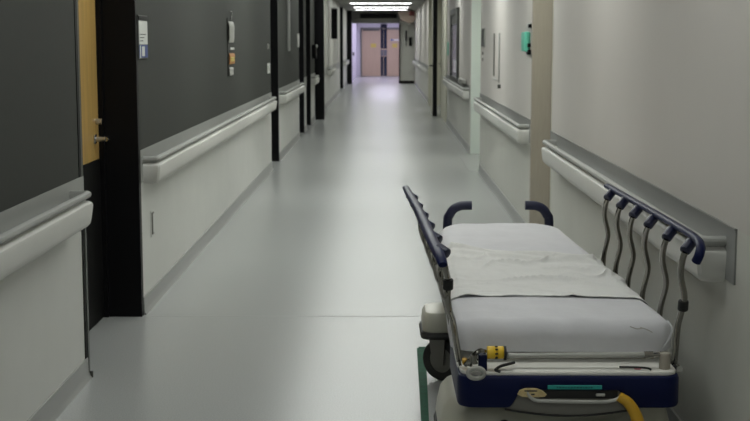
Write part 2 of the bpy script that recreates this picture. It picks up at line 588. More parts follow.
handrail(XL + .004, 1, -3.5, 5.66, 'pale handrail on the nearest left wall, cut by the left photo edge')
handrail(XL + .004, 1, 7.36, 15.55, 'long pale handrail below the pamphlet strip on the left')
handrail(XL + .004, 1, 17.1, 20.95, 'pale handrail on the third left wall section, under the white strip')
handrail(XL + .004, 1, 24.6, 25.85, 'short pale handrail stub before the black projecting leaf')
handrail(XL + .004, 1, 31.7, 35.2, 'far left handrail below the hanging black sign')
handrail(XL + .004, 1, 44.1, 48.3, 'farthest left handrail beside the end opening')
handrail(XR - .004, -1, 4.30, 8.66, 'pale handrail on the right wall right behind the stretcher')
handrail(XR - .004, -1, 10.27, 15.35, 'pale handrail on the right between tan and pale jambs')
handrail(XR3 - .004, -1, 18.4, 24.6, 'pale handrail below the glazed notice board on the right')
handrail(XR - .004, -1, 32.6, 48.8, 'farthest right handrail beyond the open cream door leaf')

# ------------------------------------------------------------ things on the walls, left
e = .004
X0 = XL
o = thing('room_sign', 'white room sign with dark header and blue picture beside black jamb', 'sign', (X0, 7.45, 1.46))
obj('sign_plate', box(new(), X0 + .001, X0 + .010, 7.30, 7.58, 1.455, 1.70), 'corner', o, smooth=False)
obj('header', box(new(), X0 + .010, X0 + .014, 7.305, 7.575, 1.672, 1.695), 'black', o, smooth=False)
obj('card', box(new(), X0 + .010, X0 + .013, 7.31, 7.56, 1.537, 1.668), 'white', o, smooth=False)
t = new()
for k, (a, b) in enumerate(((7.33, 7.50), (7.33, 7.45), (7.33, 7.42))):
    box(t, X0 + .013, X0 + .0145, a, b, 1.590 - k * .018, 1.595 - k * .018)
obj('text_lines', t, 'ink', o, smooth=False)
obj('picture', box(new(), X0 + .010, X0 + .013, 7.31, 7.56, 1.462, 1.533), 'blue', o, smooth=False)
t = new()
box(t, X0 + .013, X0 + .0145, 7.38, 7.46, 1.47, 1.525)
box(t, X0 + .013, X0 + .0145, 7.315, 7.34, 1.462, 1.53)
obj('picture_figure', t, 'white', o, smooth=False)

o = thing('pamphlet_strip', 'vertical strip of hanging papers on the charcoal left wall', 'notice holder', (X0, 11.7, 1.25))
t = new()
box(t, X0 + .001, X0 + .006, 11.50, 11.94, 1.25, 1.76)
obj('backing', t, 'dark', o, smooth=False)
obj('hook', tube(new(), [(X0 + .002, 11.7, 1.82), (X0 + .02, 11.7, 1.81), (X0 + .02, 11.68, 1.77), (X0 + .012, 11.70, 1.74)], .006),
    'steel', o)


def paper(x, y0, y1, z0, z1, curl, th=.003):
    b = new()
    N = 10
    A = []
    for i in range(N + 1):
        f = i / N
        z = z1 + (z0 - z1) * f
        dx = curl * math.sin(PI * f) + .003 * math.sin(9 * f)
        A.append([b.verts.new((x + dx + q, y, z)) for q in (0, th) for y in (y0, y1)])
    for r0, r1 in zip(A, A[1:]):
        for (i, j) in ((0, 1), (1, 3), (3, 2), (2, 0)):
            b.faces.new((r0[i], r0[j], r1[j], r1[i]))
    b.faces.new([A[0][i] for i in (0, 1, 3, 2)]); b.faces.new([A[-1][i] for i in (0, 1, 3, 2)])
    return b


for nm, a, b_, z0, z1, cu, mt, lb in (
        ('long_leaflet', 11.50, 11.86, 1.545, 1.73, .012, 'greyl', 'curling white leaflet in the holder'),
        ('tag_card', 11.6, 11.90, 1.480, 1.502, .004, 'white', 'small white tag'),
        ('printed_card', 11.52, 11.90, 1.355, 1.45, .008, 'orangep', 'orange and yellow card'),
        ('lower_slip', 11.52, 11.80, 1.255, 1.325, .006, 'greyl', 'pale grey slip')):
    q = obj(nm, paper(X0 + .012, a, b_, z0, z1, cu), mt, o, lab=lb)
    if nm == 'printed_card':
        obj('yellow_band', paper(X0 + .0155, a + .05, b_ - .06, z0 + .02, z1 - .03, cu), 'yellowp', q)

o = thing('wall_switch', 'small white switch plate at the end of the second left wall', 'switch', (X0, 15.55, 1.25))
obj('plate', rbox(new(), X0 + .001, X0 + .010, 15.40, 15.70, 1.18, 1.30, .003), 'white', o)
obj('rocker', box(new(), X0 + .010, X0 + .014, 15.5, 15.6, 1.215, 1.265), 'greyl', o, smooth=False)
o = obj('wall_button', cyl(new(), (X0 + .001, 15.45, 1.50), (X0 + .02, 15.45, 1.50), .03), 'greyl', origin=(X0, 15.45, 1.5))
tag(o, 'tiny grey round button above the switch on the left wall', 'button')
o = thing('wall_socket', 'narrow dark slot plate low on the pale left wall', 'socket', (X0, 7.64, .42))
obj('plate', rbox(new(), X0 + .001, X0 + .006, 7.585, 7.70, .405, .56, .002), 'low', o)
obj('socket_edge', box(new(), X0 + .001, X0 + .012, 7.60, 7.622, .42, .55), 'greyp', o, smooth=False, lab='dark edge')
obj('upper_tab', box(new(), X0 + .006, X0 + .011, 7.622, 7.66, .54, .55), 'greyp', o, smooth=False)
obj('lower_tab', box(new(), X0 + .006, X0 + .011, 7.622, 7.65, .42, .428), 'greyp', o, smooth=False)
o = thing('white_strip', 'tall narrow white strip on the third left wall', 'strip', (X0, 18.85, 1.42))
obj('board', rbox(new(), X0 + .001, X0 + .018, 18.65, 19.05, 1.42, 2.2, .004), 'trimr', o)
obj('holder_clip', rbox(new(), X0 + .018, X0 + .024, 18.75, 18.95, 2.12, 2.17, .002), 'steel', o)
o = thing('wall_switch', 'pale double switch plate at the end of the third left wall', 'switch', (X0, 21.0, 1.48))
obj('plate', rbox(new(), X0 + .001, X0 + .012, 20.75, 21.15, 1.47, 1.68, .003), 'greyl', o)
obj('rocker', box(new(), X0 + .012, X0 + .017, 20.88, 21.02, 1.53, 1.62), 'white', o, smooth=False)
o = thing('wall_phone', 'black wall telephone with pale top on the short left wall', 'telephone', (X0, 25.2, 1.24))
obj('body', rbox(new(), X0 + .001, X0 + .08, 25.0, 25.3, 1.24, 1.50, .01), 'black', o)
obj('cradle', rbox(new(), X0 + .03, X0 + .10, 25.05, 25.25, 1.44, 1.50, .015), 'greyl', o)
o = thing('hanging_sign', 'black sign projecting high on the far left wall', 'sign', (X0, 34, 1.62))
obj('panel', rbox(new(), X0 + .01, X0 + .165, 34.0, 34.05, 1.63, 2.4, .01), 'black', o)
obj('bracket', box(new(), X0, X0 + .14, 34.0, 34.05, 2.4, 2.43), 'steel', o, smooth=False)
for (y, zz0, zz1, xx, lb) in ((31.0, .11, 2.6, .02, 'pale vertical edge strip on the far left wall'),
                              (38.5, .11, 2.6, .02, 'second pale vertical edge strip, beyond the hanging sign')):
    o = obj('edge_strip', box(new(), X0 + .007, X0 + .03, y, y + .35, 1.0, zz1), 'low', origin=(X0, y, 1.0), smooth=False)
    tag(o, lb, 'strip')

# ------------------------------------------------------------ things on the walls, right
# mint dispenser beside the tan jamb
o = thing('hand_gel_dispenser', 'mint green hand gel dispenser with black fittings on the right wall', 'dispenser', (XR, 10.55, 1.45))
obj('back_plate', rbox(new(), XR - .006, XR - .001, 10.24, 10.60, 1.45, 1.70, .002), 'greyl', o)
t = new()
prism(t, rrect(XR - .050, XR - .006, 10.26, 10.56, .022), 'z', 1.475, 1.63)
obj('body', t, 'green', o, bevel=.01, lab='mint green casing')
obj('top_latch', rbox(new(), XR - .022, XR - .002, 10.23, 10.33, 1.662, 1.688, .004), 'black', o)
obj('nozzle', rbox(new(), XR - .030, XR - .004, 10.23, 10.33, 1.452, 1.49, .006), 'black', o)
obj('sensor', rbox(new(), XR - .03, XR - .006, 10.235, 10.262, 1.51, 1.54, .004), 'black', o)

# tall narrow pull / rack
o = thing('wall_rack', 'tall narrow metal rack with dark edge on the second right wall', 'rack', (XR, 13.3, 1.1))
obj('dark_upright', rbox(new(), XR - .012, XR - .001, 13.60, 13.70, 1.20, 1.64, .003), 'greyp', o)
obj('pale_upright', rbox(new(), XR - .014, XR - .001, 13.0, 13.08, 1.15, 1.64, .003), 'greyl', o)
obj('bottom_bar', rbox(new(), XR - .014, XR - .001, 13.0, 13.7, 1.16, 1.18, .003), 'greyl', o)
obj('end_knob', cyl(new(), (XR, 12.9, 1.115), (XR - .03, 12.9, 1.115), .02), 'corner', o)
o = thing('wall_plaque', 'thin dark plaque with a grey holder near the pale right jamb', 'sign', (XR, 15.2, 1.49))
obj('holder', rbox(new(), XR - .010, XR - .001, 14.9, 15.42, 1.49, 1.71, .002), 'greyl', o)
obj('dark_insert', box(new(), XR - .015, XR - .010, 15.0, 15.36, 1.50, 1.70), 'corner', o, smooth=False)
for z, lb in ((1.42, 'upper of two tiny grey buttons below the dark plaque'), (1.35, 'lower of two tiny grey buttons below the dark plaque')):
    o = obj('wall_button', cyl(new(), (XR - .001, 15.2, z), (XR - .012, 15.2, z), .02), 'greyp', origin=(XR, 15.2, z))
    tag(o, lb, 'button', 'buttons below the dark plaque')
# glazed notice board
o = thing('notice_board', 'dark framed glazed notice board on the third right wall', 'notice board', (XR3, 22, .95))
t = new()
xx = XR3
for a in ((21.0, 23.1, .92, .97), (21.0, 23.1, 2.0, 2.1), (21.0, 21.1, .97, 2.0), (23.0, 23.1, .97, 2.0)):
    box(t, xx - .045, xx - .001, a[0], a[1], a[2], a[3])
obj('frame', t, 'corner', o, smooth=False)
obj('glass', box(new(), xx - .022, xx - .001, 21.1, 23.0, .97, 2.0), 'glassg', o, smooth=False, lab='grey lilac glass')
obj('poster', box(new(), xx - .026, xx - .022, 21.5, 22.3, 1.05, 1.25), 'lilac', o, smooth=False)
obj('top_shade', box(new(), xx - .028, xx - .022, 21.1, 23.0, 1.85, 2.0), 'corner', o, smooth=False)
o = thing('rail_bracket', 'grey bracket box above the rail before the pale right jamb', 'bracket', (XR3, 19.3, .95))
obj('box', rbox(new(), XR3 - .06, XR3 - .006, 19.0, 20.2, .95, 1.0, .006), 'greyl', o)
obj('slot', box(new(), XR3 - .062, XR3 - .060, 19.3, 19.9, .962, .985), 'greyp', o, smooth=False)
o = obj('wall_patch', rbox(new(), XR3 - .012, XR3 - .001, 24.4, 24.8, 1.3, 1.55, .003), 'green', origin=(XR3, 24.6, 1.3))
tag(o, 'small pale green plate on the third right wall before the casing', 'plate')

# ------------------------------------------------------------ green floor tape
t = new()
poly = [(.169, 6.49), (.214, 6.49), (.187, 5.206), (.166, 4.2), (.141, 4.2), (.154, 5.206)]
prism(t, poly, 'z', .0, .0015)
o = obj('floor_tape', t, 'tape', origin=(.18, 5.4, 0), smooth=False)
tag(o, 'long strip of worn green floor tape beside the stretcher', 'floor tape', 'green floor tape')
o = obj('floor_tape', box(new(), .178, 1.05, 6.495, 6.52, 0, .0015), 'tape', origin=(.6, 6.5, 0), smooth=False)
tag(o, 'thin crosswise strip of green floor tape behind the rear wheel', 'floor tape', 'green floor tape')

# ------------------------------------------------------------ the stretcher
st = thing('hospital_stretcher', 'empty hospital stretcher with navy side rails and chrome posts by the right wall', 'stretcher',
           (.62, 5.5, 0))
Y0, Y1 = 4.345, 6.80
FRONT |= {'deck_cover', 'foot_rail_tube', 'tube_fitting', 'corner_socket', 'cable_loop', 'round_sticker', 'bumper', 'name_label',
          'label_text', 'recess_panel', 'recess_rim', 'pull_bar', 'dark_slot', 'buff_sticker', 'sticker_marks', 'small_tag',
          'release_lever', 'brake_knob', 'knob_collar', 'knob_ribs', 'black_hook', 'corner_post', 'ring_hook', 'chrome_fitting',
          'orange_catch'}


def hw(y):
    """left and right mattress edges at y"""
    f = (y - Y0) / (Y1 - Y0)
    l, r = .226 + .068 * f, 1.000 - .087 * f
    rc = .085
    a = y - Y0
    if a < rc:
        d = rc - math.sqrt(max(0, rc * rc - (rc - a) ** 2)); l += d; r -= d
    rc = .20
    a = Y1 - y
    if a < rc:
        d = rc - math.sqrt(max(0, rc * rc - (rc - a) ** 2)); l += d; r -= d
    return l, r


ZB, ZTOP = .502, .600


def ztop(y):
    f = (y - Y0) / (Y1 - Y0)
    z = ZTOP + .012 * max(0, f - .55)
    rr = .055
    a = y - Y0
    if a < rr:
        z -= rr - math.sqrt(max(0, rr * rr - (rr - a) ** 2))
    a = Y1 - y
    if a < rr:
        z -= rr - math.sqrt(max(0, rr * rr - (rr - a) ** 2))
    return z


def section(y, u, off=0.0):
    """u in arc length from the centre line; returns the point on the mattress surface"""
    l, r = hw(y)
    c = (l + r) / 2
    half = (r - l) / 2
    R = min(.042, half * .6)
    s = 1 if u >= 0 else -1
    a = abs(u)
    fl = half - R
    zt = ztop(y)
    crown = .006 * (1 - min(1, a / half) ** 2)
    if a <= fl:
        return Vector((c + s * a, y, zt + crown + off))
    a2 = a - fl
    if a2 < R * PI / 2:
        t = a2 / R
        return Vector((c + s * (fl + (R + off) * math.sin(t)), y, zt - R + (R + off) * math.cos(t) + crown * 0))
    d = a2 - R * PI / 2
    return Vector((c + s * (half + off), y, zt - R - d))


ys = []
NY = 90
for i in range(NY + 1):
    ys.append(Y0 + (Y1 - Y0) * (.5 - .5 * math.cos(PI * i / NY)) if i < 18 or i > NY - 18 else None)
ys = [Y0 + (Y1 - Y0) * (.5 - .5 * math.cos(PI * i / NY)) for i in range(NY + 1)]
b = new()
rings = []
for y in ys:
    l, r = hw(y)
    half = (r - l) / 2
    R = min(.042, half * .6)
    fl = half - R
    us = [-(fl) + 2 * fl * k / 40 for k in range(41)]
    arc = [fl + R * PI / 2 * k / 6 for k in range(1, 7)]
    side = max(.002, ztop(y) - R - ZB)
    arc += [fl + R * PI / 2 + side * k / 4 for k in range(1, 5)]
    allu = [-a for a in reversed(arc)] + us + arc
    ring = []
    for u in allu:
        p = section(y, u)
        n = noise.noise(Vector((p.x * 3.5, p.y * 3.0, p.z * 4))) * .007 + noise.noise(Vector((p.x * 11, p.y * 5, p.z * 9))) * .003
        # pull wrinkles on the foot face and corners
        ft = max(0, 1 - (y - Y0) / .25)
        n += ft * .004 * math.sin(p.x * 34 + 5 * p.z + 2 * noise.noise(Vector((p.x * 5, 0, 2))))
        cen = Vector(((l + r) / 2, p.y, .55))
        dirv = (p - cen)
        dirv.y = 0
        if dirv.length > 1e-4:
            dirv.normalize()
        flat = 1 if abs(u) <= fl else 0
        p = p + (Vector((0, 0, 1)) if flat else dirv) * n
        ring.append(b.verts.new(p))
    rings.append(ring)
n = len(rings[0])
for r0, r1 in zip(rings, rings[1:]):
    for i in range(n):
        b.faces.new((r0[i], r0[(i + 1) % n], r1[(i + 1) % n], r1[i]))
b.faces.new(rings[0]); b.faces.new(rings[-1])
# foot face: push the lower front forward slightly for a soft bulge
mat_o = obj('mattress', b, 'sheet', st, lab='mattress in a white fitted sheet')
b = new()
for path_ in ([(4.46, .583, -.004), (4.42, .572, -.001), (4.39, .555, .001), (4.365, .53, .001), (4.352, .508, -.001)],):
    tube(b, [(hw(y)[1] + dx, y - dx, z) for y, z, dx in path_], .0035, 8)
obj('corner_seam', b, 'sheet', mat_o)
b = new()
for i, (xa, za) in enumerate(((.84, .588), (.875, .585))):
    tube(b, [(xa, 4.352, za), (xa + .022, 4.343, za - .006), (xa + .04, 4.343, za - .012 * (i + .3))], .0016, 6)
obj('crease_mark', b, 'stain', mat_o, lab='small greyish crease mark')

# ---- draw sheet across the mattress
b = new()
NU, NV = 150, 110
grid = []
for j in range(NV + 1):
    v = j / NV
    row = []
    for i in range(NU + 1):
        f = i / NU
        # plan: near edge straight, far edge wavy and slanting
        yn = 4.775 + .01 * math.sin(f * 5)
        yf = 6.0 - .42 * f + .04 * math.sin(f * 8 + 1) + .015 * math.sin(f * 19)
        y = yn + (yf - yn) * v
        l, r = hw(y)
        half = (r - l) / 2
        R = .042
        umax_r = half - R + R * PI / 2 + .045 + .04 * v
        umax_l = half - R + R * PI / 2 + .010
        u = -umax_l + (umax_l + umax_r) * f
        p = section(y, u, .0035)
        # wrinkles, strongest toward the head end
        ww = .22 + .78 * max(0, min(1, (v - .25) / .35))
        ww *= max(0, min(1, (1 - v) / .10))
        X_, Y_ = p.x, p.y
        q = noise.noise(Vector((X_ * 2.6, Y_ * 1.5, 1)))
        q2 = noise.noise(Vector((X_ * 5, Y_ * 3, 7)))
        d = 0
        # long soft ridges running across and slightly toward the head on the left
        r1 = 1.25 * (1 - abs(math.sin((Y_ + X_ * .42) * 9.5 + 3.2 * q))) ** 4
        r2 = (1 - abs(math.sin((Y_ * .8 - X_ * .55) * 14 + 3.5 * q2))) ** 5
        d += ww * (.060 * r1 * max(0, .55 + 1.1 * noise.noise(Vector((X_ * 3, Y_ * 4, 5)))) +
                   (.040) * r2 * max(0, .35 + 1.2 * noise.noise(Vector((X_ * 4, Y_ * 3, 15)))))
        d += .005 * abs(noise.noise(Vector((X_ * 12, Y_ * 7, 3)))) + .0025 * abs(noise.noise(Vector((X_ * 26, Y_ * 20, 0))))
        # heaped folds along the far edge
        hp = math.exp(-((v - .93) / .06) ** 2)
        d += .012 * hp * max(0, .6 + .9 * noise.noise(Vector((X_ * 3, 2, 8))))
        hp2 = math.exp(-((v - .78 + .16 * f) / .035) ** 2) * max(0, f - .15)
        d += .030 * hp2
        hp3 = math.exp(-((v - .86 + .05 * f) / .025) ** 2) * (1 - abs(f - .45) * 1.6) if abs(f - .45) < .6 else 0
        d += .028 * max(0, hp3)
        d = max(d, 0)
        d = .036 * (1 - math.exp(-d / .036))
        side = abs(u) > half - R
        if side:
            out = Vector((1 if u > 0 else -1, 0, .4)).normalized()
            p = p + out * d * .6
        else:
            p = p + Vector((0, 0, d))
        row.append(b.verts.new(p))
    grid.append(row)
for j in range(NV):
    for i in range(NU):
        b.faces.new((grid[j][i], grid[j][i + 1], grid[j + 1][i + 1], grid[j + 1][i]))
bmesh.ops.recalc_face_normals(b, faces=b.faces[:])
bmesh.ops.solidify(b, geom=b.faces[:], thickness=.0022)
ds = obj('draw_sheet', b, 'draw', origin=(.62, 5.5, .6))
tag(ds, 'crumpled white draw sheet laid across the middle of the mattress', 'sheet')

# ---- litter frame and deck
b = new()
prism(b, rrect(.285, .965, 4.50, 6.76, .04), 'z', .425, .502)
obj('litter_frame', b, 'greyp', st)
b = new()
prism(b, rrect(.268, .992, 4.305, 6.85, .05), 'z', .428, .4425)
obj('deck_cover', b, 'deck', st, bevel=.004, lab='cream moulded deck cover')
b = new()
tube(b, [(.43, 4.350, .486), (.90, 4.350, .490)], .0095, 12, smooth=0)
obj('foot_rail_tube', b, 'greyl', st, lab='grey foot end tube')
b = new()
cyl(b, (.885, 4.350, .490), (.915, 4.350, .490), .012); cyl(b, (.913, 4.35, .490), (.95, 4.352, .490), .007)
obj('tube_fitting', b, 'chrome', st)
b = new()
tube(b, [(.955, 4.352, .441), (.955, 4.352, .497)], .019, 16, smooth=0)
obj('corner_socket', b, 'tan', st, bevel=.003, lab='tan corner socket')
b = new()
tube(b, [(.80, 4.335, .452), (.86, 4.33, .452), (.895, 4.328, .449), (.905, 4.325, .444)], .0035, 8)
obj('cable_loop', b, 'rubber', st)
b = new()
cyl(b, (.863, 4.345, .442), (.863, 4.345, .4440), .012, 24)
obj('round_sticker', b, 'pink', st, lab='pink round sticker')

# bumper: outline of a rounded front, with a notch in the lower middle
out = [(x, y) for x, y in rrect(.258, 1.000, 4.285, 4.9, .055, 8)]
ol = [p for p in out]


def strip(bm, pts, zt, zb, th, cx=.63, cy=4.65):
    A = []
    n = len(pts)
    for i, (x, y) in enumerate(pts):
        px, py = pts[max(i - 1, 0)]
        nx, ny = pts[min(i + 1, n - 1)]
        tx, ty = nx - px, ny - py
        L = math.hypot(tx, ty) or 1
        ox, oy = ty / L, -tx / L
        if ox * (x - cx) + oy * (y - cy) < 0:
            ox, oy = -ox, -oy
        b0 = zb(x, y)
        prof = [(0, b0 + .012), (0, zt - .012), (-.004, zt - .003), (-.012, zt), (-th, zt), (-th, b0), (-.012, b0), (-.004, b0 + .003)]
        A.append([bm.verts.new((x + ox * d, y + oy * d, z)) for d, z in prof])
    m = len(A[0])
    for a, c in zip(A, A[1:]):
        for k in range(m):
            bm.faces.new((a[k], a[(k + 1) % m], c[(k + 1) % m], c[k]))
    bm.faces.new(A[0]); bm.faces.new(A[-1])
    return bm


# path: from rear left, around the front, to rear right
left_arc = [(.258 + .055 - .055 * math.cos(a), 4.285 + .055 - .055 * math.sin(a)) for a in [PI / 2 * k / 8 for k in range(9)]]
right_arc = [(1.0 - .055 + .055 * math.sin(a), 4.285 + .055 - .055 * math.cos(a)) for a in [PI / 2 * k / 8 for k in range(9)]]
mid = [(.313 + (.945 - .313) * k / 90, 4.285) for k in range(1, 90)]
path = [(.258, 4.80), (.258, 4.5)] + left_arc + mid + right_arc + [(1.0, 4.5), (1.0, 4.80)]


def zb(x, y):
    if y > 4.3:
        return .322
    lo, hi = .322, .382
    def ss(t):
        t = max(0, min(1, t)); return t * t * (3 - 2 * t)
    return lo + (hi - lo) * ss((x - .425) / .05) * ss((.845 - x) / .06)


obj('bumper', strip(new(), path, .430, zb, .045), 'navy', st, lab='navy foot end bumper')
b = new()
rbox(b, .555, .735, 4.2825, 4.286, .388, .4025, .0015, 1)
lab_o = obj('name_label', b, 'teal', st, lab='teal label strip')
b = new()
random.seed(3)
x = .585
while x < .70:
    wdt = random.choice((.004, .006, .008))
    box(b, x, x + wdt, 4.2815, 4.2826, .3925, .398); x += wdt + .003
obj('label_text', b, 'tealt', lab_o, smooth=False)
# recess below the bumper
b = new()
N = 24
top = [(.43 + .41 * k / N, .384) for k in range(N + 1)]
bot = [(.845 - .43 * k / N, .318 - .022 * math.sin(PI * k / N)) for k in range(N + 1)]
prism(b, top + bot, 'y', 4.300, 4.33)
obj('recess_panel', b, 'greyp', st, lab='grey recessed panel')
b = new()
tube(b, [(.845 - .43 * k / N, 4.297, .316 - .022 * math.sin(PI * k / N)) for k in range(N + 1)], .0035, 8, smooth=0)
obj('recess_rim', b, 'rubber', st)
b = new()
tube(b, [(.487, 4.285, .383), (.495, 4.282, .366), (.515, 4.281, .352), (.56, 4.281, .349), (.72, 4.281, .347), (.775, 4.281, .352),
         (.80, 4.283, .366)], .0062, 10)
obj('pull_bar', b, 'greyl', st, lab='light grey pull bar')
b = new()
box(b, .53, .79, 4.298, 4.301, .354, .381)
obj('dark_slot', b, 'rubber', st, smooth=False)
b = new()
prism(b, [(.455, .372), (.462, .386), (.480, .3925), (.52, .392), (.538, .384), (.552, .372), (.545, .364), (.50, .362), (.470, .364)],
      'y', 4.279, 4.2845)
q = obj('buff_sticker', b, 'buff', st, lab='buff hand shaped sticker')
b = new(); box(b, .478, .520, 4.278, 4.2791, .382, .386); box(b, .50, .512, 4.278, 4.2791, .370, .375)
obj('sticker_marks', b, 'ink', q, smooth=False)
b = new()
rbox(b, .715, .745, 4.277, 4.284, .366, .375, .002, 1)
obj('small_tag', b, 'greyl', st)
b = new()
tube(b, [(.79, 4.279, .366), (.822, 4.272, .345), (.848, 4.266, .30), (.858, 4.262, .25), (.858, 4.262, .20)], .022, 12, flat=1,
     rfun=lambda t: .75 + .35 * t)
obj('release_lever', b, 'orange', st, lab='yellow orange curved lever')

# fittings at the left front corner
b = new()
cyl(b, (.356, 4.325, .503), (.384, 4.325, .503), .0215, 24)
cyl(b, (.390, 4.325, .503), (.412, 4.325, .503), .0215, 24)
cyl(b, (.384, 4.325, .503), (.390, 4.325, .503), .0185, 24)
kn = obj('brake_knob', b, 'yellow', st, bevel=.003, lab='yellow ribbed knob')
b = new(); cyl(b, (.412, 4.325, .501), (.420, 4.325, .501), .024, 24)
obj('knob_collar', b, 'rubber', kn)
b = new()
for k in range(8):
    a = 2 * PI * k / 8
    rbox(b, .382, .392, 4.325 + .019 * math.cos(a) - .003, 4.325 + .019 * math.cos(a) + .003,
         .503 + .019 * math.sin(a) - .003, .503 + .019 * math.sin(a) + .003, .001, 1)
obj('knob_ribs', b, 'rubber', kn)
b = new()
tube(b, [(.45, 4.33, .468), (.405, 4.318, .459), (.388, 4.312, .451), (.385, 4.310, .446), (.40, 4.306, .442)], .005, 8)
obj('black_hook', b, 'rubber', st, lab='black curved hook')
b = new(); rbox(b, .328, .356, 4.31, 4.35, .432, .497, .004)
obj('corner_post', b, 'navy', st, lab='navy corner block')
b = new()
ring = [(.318 + .026 * math.cos(a), 4.286, .442 + .017 * math.sin(a)) for a in [2 * PI * k / 20 for k in range(20)]]
tube(b, ring + [ring[0]], .0085, 10, smooth=2)
obj('ring_hook', b, 'greyl', st, lab='pale grey ring hook')
b = new()
tube(b, [(.30, 4.32, .46), (.305, 4.31, .49), (.33, 4.31, .512), (.35, 4.32, .507)], .008, 10)
cyl(b, (.31, 4.305, .47), (.31, 4.305, .50), .013)
cyl(b, (.35, 4.33, .495), (.365, 4.33, .495), .008)
tube(b, [(.286, 4.33, .46), (.30, 4.315, .478), (.325, 4.31, .476)], .009, 10)
obj('chrome_fitting', b, 'chrome', st)
b = new(); rbox(b, .275, .292, 4.33, 4.36, .458, .478, .004)
obj('orange_catch', b, 'orange', st)

# ---- base: hood, frame, columns, casters
b = new()


def rr_ring(x0, x1, y0, y1, r, z):
    return [(x, y, z) for x, y in rrect(x0, x1, y0, y1, r, 7)]


loft(b, [rr_ring(.205, 1.03, 4.46, 4.98, .12, .125), rr_ring(.200, 1.035, 4.455, 4.985, .12, .15),
         rr_ring(.205, 1.03, 4.46, 4.98, .12, .20), rr_ring(.215, 1.02, 4.47, 4.97, .12, .245),
         rr_ring(.235, 1.0, 4.49, 4.95, .11, .272), rr_ring(.27, .965, 4.525, 4.91, .10, .287), rr_ring(.33, .905, 4.60, 4.85, .06, .293)])
obj('base_hood', b, 'hood', st, lab='beige moulded base hood')
b = new()
loft(b, [rr_ring(.195, 1.04, 4.45, 4.99, .12, .105), rr_ring(.192, 1.043, 4.447, 4.993, .12, .118), rr_ring(.197, 1.038, 4.452, 4.988, .12, .132)])
obj('hood_edge', b, 'rubber', st, lab='black rubber edge')
b = new()
rbox(b, .34, .92, 4.97, 6.60, .14, .27, .03)
obj('base_beam', b, 'greyp', st)
b = new(); cyl(b, (.425, 4.457, .205), (.425, 4.44, .205), .024, 24)
obj('front_socket', b, 'rubber', st)
for (y, ) in ((5.0,), (6.1,)):
    b = new()
    cyl(b, (.62, y, .29), (.62, y, .45), .07, 24)
    obj('lift_column', b, 'greyp', st)
b = new()
rbox(b, .70, .97, 4.33, 4.47, .15, .185, .012)
rbox(b, .74, .80, 4.38, 4.50, .17, .22, .01)
obj('foot_pedal', b, 'rubber', st, lab='black foot pedal')


def caster(x, y, turn=0.0):
    def rot(bm):
        bmesh.ops.rotate(bm, verts=bm.verts[:], cent=(x, y, 0), matrix=Matrix.Rotation(math.radians(turn), 3, 'Z'))
        return bm
    b = new()
    r = .098
    ringp = []
    prof = [(-.020, .6 * r), (-.024, .82 * r), (-.022, .95 * r), (-.012, r), (.012, r), (.022, .95 * r), (.024, .82 * r), (.020, .6 * r)]
    N = 28
    R = []
    for k in range(N):
        a = 2 * PI * k / N
        R.append([b.verts.new((x + u, y + rr * math.cos(a), r + .001 + rr * math.sin(a))) for u, rr in prof])
    for k in range(N):
        a, c = R[k], R[(k + 1) % N]
        for i in range(len(prof)):
            b.faces.new((a[i], a[(i + 1) % len(prof)], c[(i + 1) % len(prof)], c[i]))
    w_ = obj('caster_wheel', rot(b), 'rubber', st, lab='black rubber caster wheel')
    b = new(); cyl(b, (x - .017, y, r), (x + .017, y, r), .6 * r + .002, 24)
    obj('hub', rot(b), 'greyp', w_)
    b = new()
    for s in (-1, 1):
        prism(b, [(y - .03, .225), (y + .06, .225), (y + .035, r - .02), (y - .02, r - .02)], 'x', x + s * .030 - .004, x + s * .030 + .004)
    rbox(b, x - .034, x + .034, y - .04, y + .07, .205, .235, .005)
    obj('fork', rot(b), 'greyp', w_)


caster(.275, 4.72); caster(.98, 4.72); caster(.98, 5.86)
# the rear left wheel stands outside the hood, under its own cream cover
caster(.272, 5.86, 58)
b = new()
loft(b, [rr_ring(.177, .38, 5.74, 6.02, .05, .248), rr_ring(.175, .382, 5.738, 6.022, .05, .275),
         rr_ring(.180, .377, 5.745, 6.015, .05, .315), rr_ring(.190, .367, 5.76, 6.0, .045, .335), rr_ring(.212, .34, 5.79, 5.97, .03, .343)])
obj('wheel_cover', b, 'hood', st, lab='beige cover over the rear left wheel')
b = new()
loft(b, [rr_ring(.170, .39, 5.72, 6.03, .05, .222), rr_ring(.165, .392, 5.716, 6.034, .05, .235), rr_ring(.170, .388, 5.724, 6.028, .05, .25)])
obj('cover_band', b, 'rubber', st, lab='black band under the wheel cover')
b = new(); rbox(b, .31, .42, 4.75, 6.2, .24, .42, .02)
obj('side_mechanism', b, 'rubber', st)


